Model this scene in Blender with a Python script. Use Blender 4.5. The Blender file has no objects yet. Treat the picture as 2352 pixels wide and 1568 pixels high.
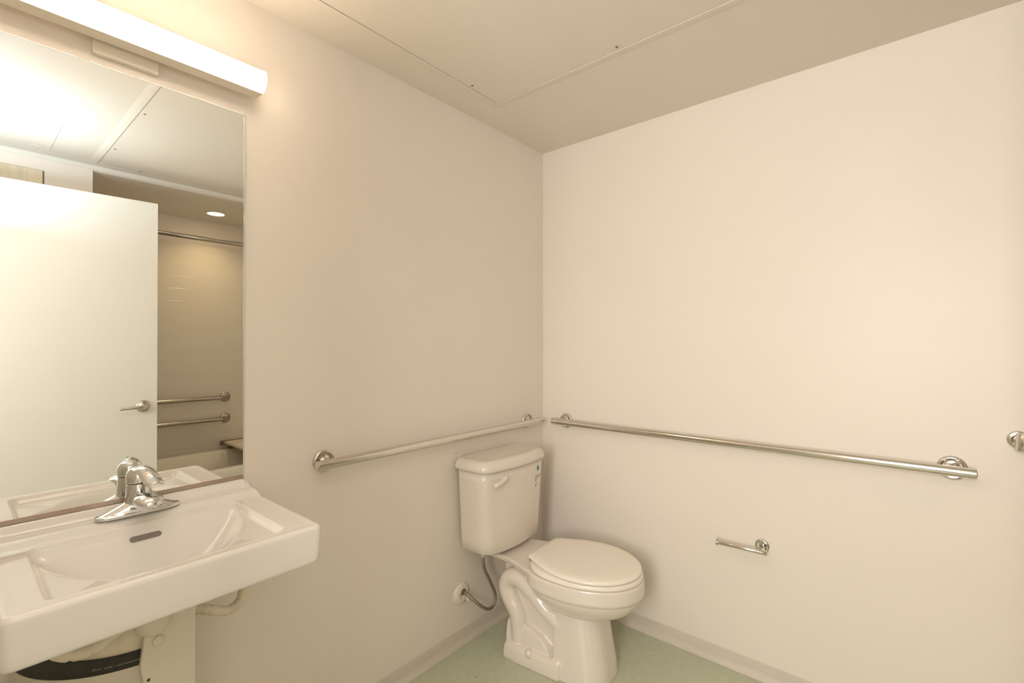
import bpy, bmesh, math, random
from mathutils import Vector, Matrix
pi = math.pi
S = bpy.context.scene
COL = S.collection
random.seed(4)

# ------------------------------------------------------------------ camera, world, light, exposure
cam_d = bpy.data.cameras.new('camera')
cam = bpy.data.objects.new('camera', cam_d)
COL.objects.link(cam)
cam.location = (1.5276, -2.0788, 1.3248)
cam.rotation_euler = (math.radians(90.3285), math.radians(0.0), math.radians(40.052))
cam_d.sensor_width = 36.0
cam_d.lens = 1088.6 * 36.0 / 2352.0
cam_d.clip_start = 0.02
S.camera = cam
S.view_settings.view_transform = 'Standard'
S.view_settings.look = 'None'
S.view_settings.exposure = 0.77
S.view_settings.gamma = 1.0
S.view_settings.use_curve_mapping = False
w = bpy.data.worlds.new('world'); S.world = w; w.use_nodes = True
w.node_tree.nodes['Background'].inputs[0].default_value = (1.0, 0.95, 0.88, 1)
w.node_tree.nodes['Background'].inputs[1].default_value = 0.35

def area(name, loc, direction, size, power, color, shape='DISK', size_y=None, spread=pi):
    d = bpy.data.lights.new(name, 'AREA'); d.shape = shape; d.size = size
    if size_y: d.size_y = size_y
    d.energy = power; d.color = color; d.spread = spread
    o = bpy.data.objects.new(name, d); COL.objects.link(o)
    o.location = loc
    o.rotation_euler = Vector(direction).to_track_quat('-Z', 'Y').to_euler()
    return o
FLASH_P, FLASH_C = 4.6, (0.74, 0.87, 1.0)
area('bounce_flash', (1.46, -2.12, 1.93), (0.05, 0.12, 1), 0.22, FLASH_P, FLASH_C)
HALL_P = 4.0
FILL_P = 16.5
area('hall_fill', (1.62, -3.4, 1.58), (0.0, 1, -0.08), 0.6, FILL_P, (1.0, 0.965, 0.915), 'RECTANGLE', 1.0, spread=math.radians(135))  # fill lamp added in the unseen hall to brighten the back wall
area('hall_top_fill', (1.35, -3.0, 2.28), (0, 0, -1), 0.5, HALL_P, (1.0, 0.95, 0.88))  # added fill from above in the unseen hall, not a fixture
LAMP_E = 14.2      # emission of the vanity diffuser
DOWN_P = 1.0      # shower downlight

# ------------------------------------------------------------------ materials
def mat(name, base, rough=0.5, metal=0.0, noise=0.0, nscale=20.0, bump=0.0, bscale=200.0, coat=0.0, ior=1.5, emit=None, estr=0.0, spec=0.5):
    m = bpy.data.materials.new(name); m.use_nodes = True
    nt = m.node_tree; b = nt.nodes['Principled BSDF']
    b.inputs['Base Color'].default_value = (*base, 1)
    b.inputs['Roughness'].default_value = rough
    b.inputs['Metallic'].default_value = metal
    b.inputs['IOR'].default_value = ior
    b.inputs['Specular IOR Level'].default_value = spec
    b.inputs['Coat Weight'].default_value = coat
    b.inputs['Coat Roughness'].default_value = 0.03
    tc = nt.nodes.new('ShaderNodeTexCoord')
    if noise > 0:
        n = nt.nodes.new('ShaderNodeTexNoise'); n.inputs['Scale'].default_value = nscale; n.inputs['Detail'].default_value = 4
        nt.links.new(tc.outputs['Object'], n.inputs['Vector'])
        r = nt.nodes.new('ShaderNodeValToRGB')
        r.color_ramp.elements[0].position = 0.3; r.color_ramp.elements[1].position = 0.7
        r.color_ramp.elements[0].color = (*[c * (1 - noise) for c in base], 1)
        r.color_ramp.elements[1].color = (*[min(1, c * (1 + noise)) for c in base], 1)
        nt.links.new(n.outputs['Fac'], r.inputs['Fac']); nt.links.new(r.outputs['Color'], b.inputs['Base Color'])
    if bump > 0:
        n2 = nt.nodes.new('ShaderNodeTexNoise'); n2.inputs['Scale'].default_value = bscale; n2.inputs['Detail'].default_value = 3
        nt.links.new(tc.outputs['Object'], n2.inputs['Vector'])
        bp = nt.nodes.new('ShaderNodeBump'); bp.inputs['Strength'].default_value = bump; bp.inputs['Distance'].default_value = 0.002
        nt.links.new(n2.outputs['Fac'], bp.inputs['Height']); nt.links.new(bp.outputs['Normal'], b.inputs['Normal'])
    if emit:
        b.inputs['Emission Color'].default_value = (*emit, 1); b.inputs['Emission Strength'].default_value = estr
    return m
WALLC = (0.875, 0.80, 0.715)
M = dict(
    wall=mat('wall_paint', WALLC, 0.42, noise=0.008, nscale=3, bump=0.04, bscale=260, spec=0.35),
    ceil=mat('ceiling_paint', (0.84, 0.77, 0.675), 0.55, noise=0.01, nscale=4, bump=0.05, bscale=220),
    base=mat('vinyl_base', (0.68, 0.615, 0.53), 0.42, noise=0.02, nscale=12),
    floor=mat('vinyl_floor', (0.54, 0.565, 0.42), 0.38, noise=0.05, nscale=38, bump=0.05, bscale=500),
    ceramic=mat('white_porcelain', (0.87, 0.83, 0.785), 0.09, coat=0.4, noise=0.004, nscale=5),
    ceramic_t=mat('toilet_porcelain', (0.80, 0.725, 0.64), 0.10, coat=0.35, noise=0.004, nscale=5),
    seat=mat('seat_plastic', (0.90, 0.83, 0.73), 0.22, noise=0.004, nscale=5),
    chrome=mat('polished_chrome', (0.72, 0.735, 0.735), 0.045, metal=1.0, noise=0.01, nscale=8),
    steel=mat('polished_steel', (0.70, 0.665, 0.62), 0.13, metal=1.0, noise=0.03, nscale=30),
    nickel=mat('satin_nickel', (0.46, 0.42, 0.37), 0.26, metal=1.0, noise=0.03, nscale=40),
    mirror=mat('silvered_glass', (0.93, 0.945, 0.925), 0.0, metal=1.0),
    mirror_edge=mat('polished_glass_edge', (0.86, 0.88, 0.85), 0.08, metal=0.6),
    channel=mat('mirror_channel', (0.50, 0.40, 0.33), 0.35, metal=0.7, noise=0.03, nscale=40),
    lamp_body=mat('lamp_enamel', (0.86, 0.78, 0.66), 0.35, noise=0.01, nscale=10),
    diffuser=mat('lit_diffuser', (0.9, 0.9, 0.88), 0.4, emit=(1.0, 0.83, 0.64), estr=LAMP_E),
    door=mat('door_paint', (0.84, 0.82, 0.765), 0.30, noise=0.006, nscale=4, spec=0.4),
    trimw=mat('white_trim', (0.86, 0.83, 0.76), 0.35, noise=0.006, nscale=8),
    dark=mat('dark_gap', (0.22, 0.17, 0.12), 0.7, noise=0.1, nscale=40),
    screw=mat('screw_head', (0.30, 0.24, 0.18), 0.4, metal=0.8, noise=0.05, nscale=50),
    pvc=mat('white_vinyl_cover', (0.74, 0.68, 0.56), 0.33, noise=0.02, nscale=14),
    pvc2=mat('cream_vinyl_wrap', (0.78, 0.70, 0.54), 0.45, noise=0.05, nscale=25),
    rubber=mat('black_rubber', (0.035, 0.032, 0.024), 0.55, noise=0.25, nscale=60, bump=0.3, bscale=700),
    print_=mat('grey_print', (0.42, 0.42, 0.34), 0.6, noise=0.1, nscale=90),
    hose=mat('braided_hose', (0.40, 0.35, 0.29), 0.32, metal=0.85, noise=0.12, nscale=200, bump=0.6, bscale=900),
    tub=mat('tub_acrylic', (0.86, 0.82, 0.71), 0.16, coat=0.2, noise=0.01, nscale=4),
    bench=mat('bench_board', (0.80, 0.71, 0.60), 0.3, noise=0.01, nscale=6),
    green=mat('sticker_green', (0.03, 0.13, 0.10), 0.5, noise=0.05, nscale=80),
    paper=mat('sticker_white', (0.60, 0.68, 0.68), 0.5, noise=0.02, nscale=80),
    ink=mat('printed_ink', (0.30, 0.21, 0.14), 0.5, noise=0.05, nscale=80),
    hallf=mat('hall_floor', (0.45, 0.40, 0.32), 0.5, noise=0.05, nscale=20),
    overflow=mat('overflow_cavity', (0.24, 0.205, 0.185), 0.35, noise=0.05, nscale=40),
    speck=mat('dark_speck', (0.09, 0.07, 0.05), 0.8, noise=0.1, nscale=80),
)
# lens of the downlight
M['lens'] = mat('downlight_lens', (0.9, 0.9, 0.88), 0.4, emit=(1.0, 0.70, 0.38), estr=10.0)
# embossed tile surround
def tile_mat():
    m = mat('tile_surround', (0.76, 0.71, 0.61), 0.2, coat=0.1)
    nt = m.node_tree; b = nt.nodes['Principled BSDF']
    tc = nt.nodes.new('ShaderNodeTexCoord'); sx = nt.nodes.new('ShaderNodeSeparateXYZ'); cx = nt.nodes.new('ShaderNodeCombineXYZ')
    nt.links.new(tc.outputs['Object'], sx.inputs[0])
    ad = nt.nodes.new('ShaderNodeMath'); ad.operation = 'ADD'
    nt.links.new(sx.outputs['X'], ad.inputs[0]); nt.links.new(sx.outputs['Y'], ad.inputs[1])
    nt.links.new(ad.outputs[0], cx.inputs['X']); nt.links.new(sx.outputs['Z'], cx.inputs['Y'])
    br = nt.nodes.new('ShaderNodeTexBrick'); br.inputs['Scale'].default_value = 1.0
    br.offset = 0.0
    br.inputs['Color1'].default_value = br.inputs['Color2'].default_value = (1, 1, 1, 1)
    br.inputs['Mortar'].default_value = (0, 0, 0, 1)
    br.inputs['Mortar Size'].default_value = 0.0022; br.inputs['Mortar Smooth'].default_value = 0.6
    br.inputs['Brick Width'].default_value = 9.0; br.inputs['Row Height'].default_value = 0.098
    nt.links.new(cx.outputs[0], br.inputs['Vector'])
    bp = nt.nodes.new('ShaderNodeBump'); bp.inputs['Strength'].default_value = 0.45; bp.inputs['Distance'].default_value = 0.002
    nt.links.new(br.outputs['Color'], bp.inputs['Height']); nt.links.new(bp.outputs['Normal'], b.inputs['Normal'])
    return m
M['tile'] = tile_mat()
def wood_mat():
    m = mat('maple_veneer', (0.80, 0.70, 0.53), 0.4)
    nt = m.node_tree; b = nt.nodes['Principled BSDF']
    tc = nt.nodes.new('ShaderNodeTexCoord'); mp = nt.nodes.new('ShaderNodeMapping'); mp.inputs['Scale'].default_value = (2, 14, 1.2)
    n = nt.nodes.new('ShaderNodeTexNoise'); n.inputs['Scale'].default_value = 1.6; n.inputs['Detail'].default_value = 8; n.inputs['Distortion'].default_value = 1.2
    r = nt.nodes.new('ShaderNodeValToRGB'); r.color_ramp.elements[0].position = 0.3; r.color_ramp.elements[1].position = 0.75
    r.color_ramp.elements[0].color = (0.72, 0.60, 0.42, 1); r.color_ramp.elements[1].color = (0.86, 0.77, 0.60, 1)
    nt.links.new(tc.outputs['Object'], mp.inputs[0]); nt.links.new(mp.outputs[0], n.inputs['Vector'])
    nt.links.new(n.outputs['Fac'], r.inputs[0]); nt.links.new(r.outputs[0], b.inputs['Base Color'])
    return m
M['wood'] = wood_mat()

# ------------------------------------------------------------------ helpers
def link(name, me, m, parent=None, smooth=False):
    me.materials.clear(); me.materials.append(M[m] if isinstance(m, str) else m)
    if smooth:
        me.polygons.foreach_set('use_smooth', [True] * len(me.polygons))
    o = bpy.data.objects.new(name, me); COL.objects.link(o)
    if parent is not None: o.parent = parent
    return o
def obj(name, bm, m, parent=None, smooth=False, bevel=0.0, segs=2):
    bmesh.ops.recalc_face_normals(bm, faces=bm.faces)
    me = bpy.data.meshes.new(name); bm.to_mesh(me); bm.free()
    o = link(name, me, m, parent, smooth)
    if bevel > 0:
        b = o.modifiers.new('bevel', 'BEVEL'); b.width = bevel; b.segments = segs; b.limit_method = 'ANGLE'; b.angle_limit = math.radians(40)
        wn = o.modifiers.new('wn', 'WEIGHTED_NORMAL'); wn.keep_sharp = False
        me.polygons.foreach_set('use_smooth', [True] * len(me.polygons))
    return o
def thing(name, label, cat, loc=(0, 0, 0), group=None):
    o = bpy.data.objects.new(name, None); COL.objects.link(o); o.location = loc
    o.empty_display_size = 0.1
    o['label'] = label; o['category'] = cat
    if group: o['group'] = group
    return o
def tag(o, label, cat, group=None):
    o['label'] = label; o['category'] = cat
    if group: o['group'] = group
    return o
def struct(o, label=None):
    o['kind'] = 'structure'
    if label: o['label'] = label
    return o
def box(bm, a, b):
    vs = [bm.verts.new((x, y, z)) for x in (a[0], b[0]) for y in (a[1], b[1]) for z in (a[2], b[2])]
    for f in ((0, 1, 3, 2), (4, 6, 7, 5), (0, 4, 5, 1), (2, 3, 7, 6), (0, 2, 6, 4), (1, 5, 7, 3)):
        bm.faces.new([vs[i] for i in f])
    return bm
def boxm(a, b): return box(bmesh.new(), a, b)
def loft(bm, rings, cap0=True, cap1=True, closed=True):
    rows = [[bm.verts.new(p) for p in r] for r in rings]
    n = len(rows[0])
    for i in range(len(rows) - 1):
        for j in range(n if closed else n - 1):
            k = (j + 1) % n
            bm.faces.new((rows[i][j], rows[i][k], rows[i + 1][k], rows[i + 1][j]))
    if cap0: bm.faces.new(rows[0][::-1])
    if cap1: bm.faces.new(rows[-1])
    return rows
def frame_of(t, up=Vector((0, 0, 1))):
    t = t.normalized()
    if abs(t.dot(up)) > 0.95: up = Vector((1, 0, 0)) if abs(t.x) < 0.9 else Vector((0, 1, 0))
    a = t.cross(up).normalized(); b = a.cross(t).normalized()
    return a, b
def catmull(pts, n=8):
    P_ = [Vector(p) for p in pts]; out = []
    for i in range(len(P_) - 1):
        p0 = P_[i - 1] if i > 0 else 2 * P_[0] - P_[1]
        p1, p2 = P_[i], P_[i + 1]
        p3 = P_[i + 2] if i + 2 < len(P_) else 2 * P_[-1] - P_[-2]
        for k in range(n):
            t = k / n
            out.append(0.5 * ((2 * p1) + (-p0 + p2) * t + (2 * p0 - 5 * p1 + 4 * p2 - p3) * t * t + (-p0 + 3 * p1 - 3 * p2 + p3) * t ** 3))
    out.append(P_[-1]); return out
def tube(bm, pts, r, seg=24, smooth_n=0, ry=None, roundend=False):
    """sweep; r number or list; ry = factor on second axis"""
    if smooth_n:
        rr = r
        if isinstance(r, (list, tuple)):
            k = [(v, 0, 0) for v in r]; rr = [v.x for v in catmull(k, smooth_n)]
        pts = catmull(pts, smooth_n); r = rr
    pts = [Vector(p) for p in pts]; n = len(pts)
    R_ = list(r) if isinstance(r, (list, tuple)) else [r] * n
    rings = []; a_prev = None
    for i, p in enumerate(pts):
        t = (pts[min(i + 1, n - 1)] - pts[max(i - 1, 0)]).normalized()
        if a_prev is None: a, b = frame_of(t)
        else:
            a = (a_prev - t * a_prev.dot(t)).normalized(); b = a.cross(t).normalized()
        a_prev = a
        f = 1 if ry is None else (ry[i] if isinstance(ry, (list, tuple)) else ry)
        rings.append((p, a, b, R_[i], f, t))
    out = []
    def ring(p, a, b, rr, f): return [p + a * (rr * math.cos(2 * pi * k / seg)) + b * (rr * f * math.sin(2 * pi * k / seg)) for k in range(seg)]
    if roundend:
        p, a, b, rr, f, t = rings[0]
        for q in (0.15, 0.4, 0.7, 0.92): out.append(ring(p - t * rr * math.cos(q * pi / 2) , a, b, rr * math.sin(q * pi / 2), f))
    for p, a, b, rr, f, t in rings: out.append(ring(p, a, b, rr, f))
    if roundend:
        p, a, b, rr, f, t = rings[-1]
        for q in (0.92, 0.7, 0.4, 0.15): out.append(ring(p + t * rr * math.cos(q * pi / 2), a, b, rr * math.sin(q * pi / 2), f))
    loft(bm, out); return bm
def lathe(bm, prof, origin=(0, 0, 0), axis=(0, 0, 1), seg=48):
    """prof: (r, h) along the axis"""
    o = Vector(origin); t = Vector(axis).normalized(); a, b = frame_of(t)
    rings = [[o + t * h + (a * math.cos(2 * pi * k / seg) + b * math.sin(2 * pi * k / seg)) * max(r, 1e-5) for k in range(seg)] for r, h in prof]
    loft(bm, rings); return bm
def remesh(o, vox, smooth=6, factor=0.5):
    m = o.modifiers.new('remesh', 'REMESH'); m.mode = 'VOXEL'; m.voxel_size = vox; m.use_smooth_shade = True
    s = o.modifiers.new('smooth', 'SMOOTH'); s.factor = factor; s.iterations = smooth
    return o
def sst(a, b, x):
    t = min(1, max(0, (x - a) / (b - a))); return t * t * (3 - 2 * t)

H = 2.36
# ------------------------------------------------------------------ the room
struct(obj('floor', boxm((-0.12, -4.3, -0.05), (3.1, 0.12, 0.0)), 'floor'), 'pale green vinyl floor')
struct(obj('ceiling', boxm((-0.12, -4.3, H), (3.1, 0.12, H + 0.1)), 'ceil'), 'cream painted ceiling')
struct(obj('wall_left', boxm((-0.12, -4.3, 0), (0.0, 0.12, H)), 'wall'), 'cream wall carrying the mirror and sink')
struct(obj('wall_back', boxm((0.0, 0.0, 0), (3.1, 0.12, H)), 'wall'), 'cream wall behind the long grab bar')
bm = bmesh.new()
box(bm, (0.0, -2.40, 0), (0.93, -2.28, H)); box(bm, (1.90, -2.40, 0), (2.10, -2.28, H)); box(bm, (0.93, -2.40, 2.16), (1.90, -2.28, H))
struct(obj('wall_front', bm, 'wall'), 'wall around the bathroom doorway')
bm = bmesh.new()
box(bm, (2.10, -1.745, 0), (2.22, -1.545, 2.345))             # pier between tub alcove and closet
box(bm, (2.10, -2.40, 2.27), (2.22, -1.745, 2.345))           # closet header
box(bm, (2.10, -2.40, 0), (2.22, -2.33, 2.345))
box(bm, (2.22, -4.3, 0), (2.34, -1.665, H))
struct(obj('wall_right', bm, 'wall'), 'cream pier between tub alcove and closet')
struct(obj('wall_alcove', boxm((2.22, -1.665, 0), (3.1, -1.545, H)), 'wall'), 'end wall of the tub alcove')
struct(obj('wall_tub', boxm((2.885, -1.545, 0), (3.1, 0.0, H)), 'wall'), 'long wall behind the tub')
# dropped alcove ceiling with its edge strip
struct(obj('ceiling_alcove', boxm((2.105, -1.545, 2.328), (2.885, 0.0, H)), 'ceil'), 'lowered ceiling over the tub')
struct(obj('trim_1', boxm((2.094, -2.28, 2.334), (2.10 + 0.006, -0.001, H)), 'trimw', bevel=0.002), 'narrow trim strip along the ceiling edge')
# hall beyond the doorway
struct(obj('wall_hall', boxm((0.0, -4.3, 0), (2.22, -4.2, H)), 'wall'), 'far hall wall')
# door casing
bm = bmesh.new()
box(bm, (0.87, -2.28, 0), (0.94, -2.262, 2.22)); box(bm, (1.89, -2.28, 0), (1.96, -2.262, 2.22)); box(bm, (0.87, -2.28, 2.15), (1.96, -2.262, 2.22))
struct(obj('trim_2', bm, 'trimw', bevel=0.003), 'painted casing around the doorway')

# cove base
def cove(name, p0, p1, nrm, label):
    prof = [(0.0, 0.064), (0.0022, 0.0645), (0.0032, 0.062), (0.0034, 0.030), (0.0060, 0.020), (0.0105, 0.0115), (0.0175, 0.0050), (0.0185, 0.0), (0.0, 0.0)]
    bm = bmesh.new(); n = Vector(nrm)
    rings = [[Vector(p) + n * a + Vector((0, 0, z)) for a, z in prof] for p in (p0, p1)]
    loft(bm, rings)
    o = obj(name, bm, 'base', smooth=True)
    o.modifiers.new('e', 'EDGE_SPLIT').split_angle = math.radians(50)
    return struct(o, label)
cove('baseboard_left', (0, -2.28, 0), (0, -0.0005, 0), (1, 0, 0), 'beige vinyl cove base under the sink wall')
cove('baseboard_back', (0.0005, 0, 0), (2.09, 0, 0), (0, -1, 0), 'beige vinyl cove base behind the toilet')
cove('baseboard_front', (0.0, -2.28, 0), (0.868, -2.28, 0), (0, 1, 0), 'beige vinyl cove base by the doorway')

# speck on floor, pinholes on wall
bm = bmesh.new(); bmesh.ops.create_icosphere(bm, subdivisions=1, radius=0.0022, matrix=Matrix.Translation((0.2, -0.72, 0.0012)))
tag(obj('crumb', bm, 'speck'), 'tiny dark crumb on the green floor left of the toilet', 'crumb')
tag(obj('nail_hole', lathe(bmesh.new(), [(0.0024, 0), (0.0024, 0.0006)], (0.0, -0.644, 0.848), (1, 0, 0), 12), 'speck'), 'tiny dark nail hole in wall at the left of the tank lid', 'nail hole')

# ceiling access panel
px0, px1, py0, py1 = 0.172, 2.035, -1.535, -0.567
t = thing('ceiling_panel', 'large rectangular ceiling access panel with a raised border and screws', 'ceiling panel', (1.1, -1.05, H))
fw = 0.036
def rectring(bm, x0, x1, y0, y1, wd, prof):
    # prof: (outward distance 0..wd, drop)
    rings = []
    for a, d in prof:
        rings.append([(x0 - a, y0 - a, H - d), (x1 + a, y0 - a, H - d), (x1 + a, y1 + a, H - d), (x0 - a, y1 + a, H - d)])
    loft(bm, rings, False, False)
bm = bmesh.new(); rectring(bm, px0, px1, py0, py1, fw, [(0, -0.001), (0, 0.0036), (0.004, 0.0036), (fw - 0.018, 0.0026), (fw, 0.0002)])
bm2 = bmesh.new(); rectring(bm2, px0, px1, py0, py1, fw, [(-0.0022, 0.0), (-0.0022, 0.0008), (0.0, 0.0008)])
fr = obj('border', bm, 'ceil'); fr.parent = t; fr.matrix_parent_inverse = Matrix.Translation((-1.1, 1.05, -H))
gp = obj('gap', bm2, 'dark'); gp.parent = t; gp.matrix_parent_inverse = Matrix.Translation((-1.1, 1.05, -H))
pn = obj('panel_board', boxm((px0 + 0.0022, py0 + 0.0022, H - 0.0015), (px1 - 0.0022, py1 - 0.0022, H + 0.001)), 'ceil'); pn.parent = t; pn.matrix_parent_inverse = Matrix.Translation((-1.1, 1.05, -H))
def child_world(name, bm, m, parent, smooth=False, bevel=0.0, segs=2):
    o = obj(name, bm, m, parent, smooth, bevel, segs)
    o.matrix_parent_inverse = Matrix.Translation(-parent.location)
    return o
for sx_, sy_ in ((0.19, -0.735), (1.115, -1.515), (1.705, -1.515), (2.015, -1.345), (0.70, -1.515), (2.015, -0.75), (0.75, -0.587), (1.35, -0.587)):
    child_world('screw', lathe(bmesh.new(), [(0.0001, 0), (0.005, 0), (0.005, 0.0016), (0.0035, 0.0028), (0.0001, 0.003)], (sx_, sy_, H - 0.0012), (0, 0, -1), 14), 'screw', t, True)
# square hatch in the ceiling near the doorway
t = thing('ceiling_hatch', 'flat square white ceiling hatch seen in the mirror', 'ceiling hatch', (1.735, -1.99, H))
bm = bmesh.new()
x0, x1, y0, y1 = 1.482, 1.998, -2.25, -1.735
for a, b in (((x0, y0), (x1, y0 + 0.012)), ((x0, y1 - 0.012), (x1, y1)), ((x0, y0 + 0.012), (x0 + 0.012, y1 - 0.012)), ((x1 - 0.012, y0 + 0.012), (x1, y1 - 0.012))):
    box(bm, (a[0], a[1], H - 0.002), (b[0], b[1], H))
child_world('frame', bm, 'ceil', t, bevel=0.001)
child_world('hatch_door', boxm((x0 + 0.0125, y0 + 0.0125, H - 0.0015), (x1 - 0.0125, y1 - 0.0125, H)), 'ceil', t)
child_world('latch', boxm((1.94, -1.80, H - 0.005), (1.952, -1.77, H - 0.0025)), 'trimw', t, bevel=0.001)

# ------------------------------------------------------------------ entry door, open behind the camera
d1 = obj('door_1', boxm((0, 0, 0.012), (0.045, 0.93, 2.135)), 'door', bevel=0.0015)
ang = math.atan2(1.854 - 1.808, 1.92 - 1.302)
d1.location = (1.808 + 0.93 * math.sin(ang), -1.302 - 0.93 * math.cos(ang), 0)
d1.rotation_euler = (0, 0, ang)
struct(d1, 'white flush door standing open, seen in the mirror')
bm = bmesh.new(); lathe(bm, [(0.0325, 0), (0.0325, 0.004), (0.028, 0.009), (0.012, 0.012), (0.0105, 0.045)], (0, 0.93 - 0.066, 0.975), (-1, 0, 0), 48)
hd = obj('door_handle', bm, 'nickel', d1, True)
bm = bmesh.new(); tube(bm, [(-0.048, 0.93 - 0.058, 0.975), (-0.052, 0.93 - 0.08, 0.976), (-0.054, 0.93 - 0.12, 0.972), (-0.052, 0.93 - 0.168, 0.970)], [0.0105, 0.0095, 0.0075, 0.0065], 20, 6, roundend=True)
obj('lever', bm, 'nickel', hd, True)
bm = bmesh.new(); lathe(bm, [(0.0105, 0), (0.0095, 0.004), (0.004, 0.0055), (0.004, 0.003)], (-0.055, 0.93 - 0.066, 0.975), (-1, 0, 0), 24)
obj('lock_button', bm, 'steel', hd, True)
# closet door beside the alcove
d2 = obj('door_2', boxm((2.102, -2.325, 0.01), (2.14, -1.751, 2.2695)), 'wood', bevel=0.001)
struct(d2, 'pale maple closet door behind the white door')
struct(obj('trim_3', boxm((2.1005, -1.7505, 0.0), (2.142, -1.7455, 2.268)), 'dark'), 'dark gap beside the closet door')

# ------------------------------------------------------------------ mirror
MY1 = -1.509
t = thing('wall_mirror', 'large frameless rectangular mirror on the wall above the sink', 'mirror', (0.0, -1.89, 1.47))
child_world('mirror_glass', boxm((0.0005, -2.27, 0.936), (0.006, MY1 - 0.004, 2.009)), 'mirror', t)
bm = bmesh.new(); box(bm, (0.0005, MY1 - 0.004, 0.936), (0.0062, MY1, 2.011)); box(bm, (0.0005, -2.27, 2.009), (0.0062, MY1 - 0.004, 2.0115))
child_world('glass_edge', bm, 'mirror_edge', t, bevel=0.0008)
child_world('bottom_channel', boxm((0.0, -2.27, 0.9275), (0.0078, MY1 - 0.003, 0.9375)), 'channel', t)

# ------------------------------------------------------------------ vanity light
LY0, LY1 = -2.095, -1.487
t = thing('vanity_light', 'long glowing bar light mounted on the wall above the mirror', 'light', (0.0, -1.79, 2.09))
child_world('backplate', boxm((0.0, -1.857, 2.033), (0.016, -1.725, 2.148)), 'lamp_body', t, bevel=0.002)
def lamp_prof(r):
    # D section in x,z ; back at x=.03
    return [(0.028, 2.060), (0.060, 2.060)] + [(0.060 + r * math.cos(a), 2.092 + 0.032 * math.sin(a)) for a in [(-0.5 + k / 14) * pi for k in range(1, 14)]] + [(0.060, 2.124), (0.028, 2.124)]
pr = lamp_prof(0.032)
bm = bmesh.new(); box(bm, (0.016, -1.83, 2.07), (0.03, -1.75, 2.114)); child_world('mount', bm, 'lamp_body', t)
bm = bmesh.new(); box(bm, (0.030, LY0, 2.059), (0.074, LY1, 2.125)); child_world('housing', bm, 'lamp_body', t, bevel=0.0015)
bm = bmesh.new()
dp = [(0.0745, 2.0615)] + [(0.078 + 0.024 * math.cos(a), 2.092 + 0.0305 * math.sin(a)) for a in [(-0.5 + k / 16) * pi for k in range(0, 17)]] + [(0.0745, 2.1225)]
loft(bm, [[(x, y, z) for x, z in dp] for y in (LY0 + 0.004, LY1 - 0.004)])
o = child_world('diffuser', bm, 'diffuser', t, True); o.modifiers.new('e', 'EDGE_SPLIT').split_angle = math.radians(40)
for ys in ((LY1 - 0.004, LY1), (LY0, LY0 + 0.004)):
    bm = bmesh.new(); ep = [(0.0745, 2.0605)] + [(0.078 + 0.025 * math.cos(a), 2.092 + 0.0315 * math.sin(a)) for a in [(-0.5 + k / 16) * pi for k in range(0, 17)]] + [(0.0745, 2.1235)]
    loft(bm, [[(x, y, z) for x, z in ep] for y in ys])
    child_world('end_cap', bm, 'diffuser', t)

# ------------------------------------------------------------------ sink
SX1, SY0, SY1, SR = 0.446, -2.03, -1.496, 0.020
BX0, BX1, BY0, BY1 = 0.104, 0.410, -1.972, -1.566
YC = 0.5 * (BY0 + BY1)
def sink_h(x, y):
    z = 0.893 + 0.013 * (1 - sst(0.055, 0.112, x)) + 0.021 * (1 - sst(0.002, 0.030, x)) * sst(0.0, 0.020, SY1 - y)
    de = min(SX1 - x, y - SY0, SY1 - y)
    z -= 0.0014 * sst(0.010, 0.026, de) * sst(0.04, 0.10, x)
    # opening: rounded rect sdf, positive inside
    r = 0.022
    qx = abs(x - 0.5 * (BX0 + BX1)) - 0.5 * (BX1 - BX0) + r
    qy = abs(y - YC) - 0.5 * (BY1 - BY0) + r
    d = -(min(max(qx, qy), 0) + math.hypot(max(qx, 0), max(qy, 0)) - r)
    if d > 0:
        shelf = 0.013 * sst(0, 0.014, d) + 0.10 * min(d, 0.08)
        rx = (x - 0.085) / 0.322; ry = (y - YC) / 0.212
        q = math.sqrt(rx * rx + ry * ry)
        bowl = 0.0
        if q < 1: bowl = 0.140 * (1 - q ** 2.2) ** 1.12
        back = 1.15 * max(0, x - BX0) + 0.0
        k = 0.022
        hh = max(0.0, min(1.0, 0.5 + 0.5 * (back - bowl) / k))
        bl = back * (1 - hh) + bowl * hh - k * hh * (1 - hh)
        side = 0.014 * sst(0, 0.014, d)
        dep = max(bl, min(shelf, max(bl, 0) + 0.03) if False else 0)
        # the shelf only exists clear of the bowl's back wall
        sh = min(shelf, back + 0.002)
        kk = 0.014; h2 = max(0.0, min(1.0, 0.5 + 0.5 * (bl - sh) / kk)); dep = sh * (1 - h2) + bl * h2 + kk * h2 * (1 - h2)
        dep = min(dep, 2.2 * d + 0.0)
        z -= dep
    return z
def rrect(x0, x1, y0, y1, r, n=12, m=64, backsq=True):
    pts = []
    def arc(cx, cy, a0, rr):
        for k in range(n + 1):
            a = a0 + (pi / 2) * k / n; pts.append((cx + rr * math.cos(a), cy + rr * math.sin(a)))
    def line(p, q, m):
        for k in range(1, m): pts.append((p[0] + (q[0] - p[0]) * k / m, p[1] + (q[1] - p[1]) * k / m))
    rb = 0.004 if backsq else r
    arc(x1 - r, y1 - r, 0, r); line((x1 - r, y1), (x0 + rb, y1), m)
    arc(x0 + rb, y1 - rb, pi / 2, rb); line((x0, y1 - rb), (x0, y0 + rb), m + 10)
    arc(x0 + rb, y0 + rb, pi, rb); line((x0 + rb, y0), (x1 - r, y0), m)
    arc(x1 - r, y0 + r, 1.5 * pi, r); line((x1, y0 + r), (x1, y1 - r), m + 10)
    return pts
t = thing('sink', 'white rectangular porcelain wall-hung sink below the mirror', 'sink', (0.0, YC, 0.85))
bm = bmesh.new()
fil = 0.010
out = rrect(0.0005, SX1, SY0, SY1, SR)
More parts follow.
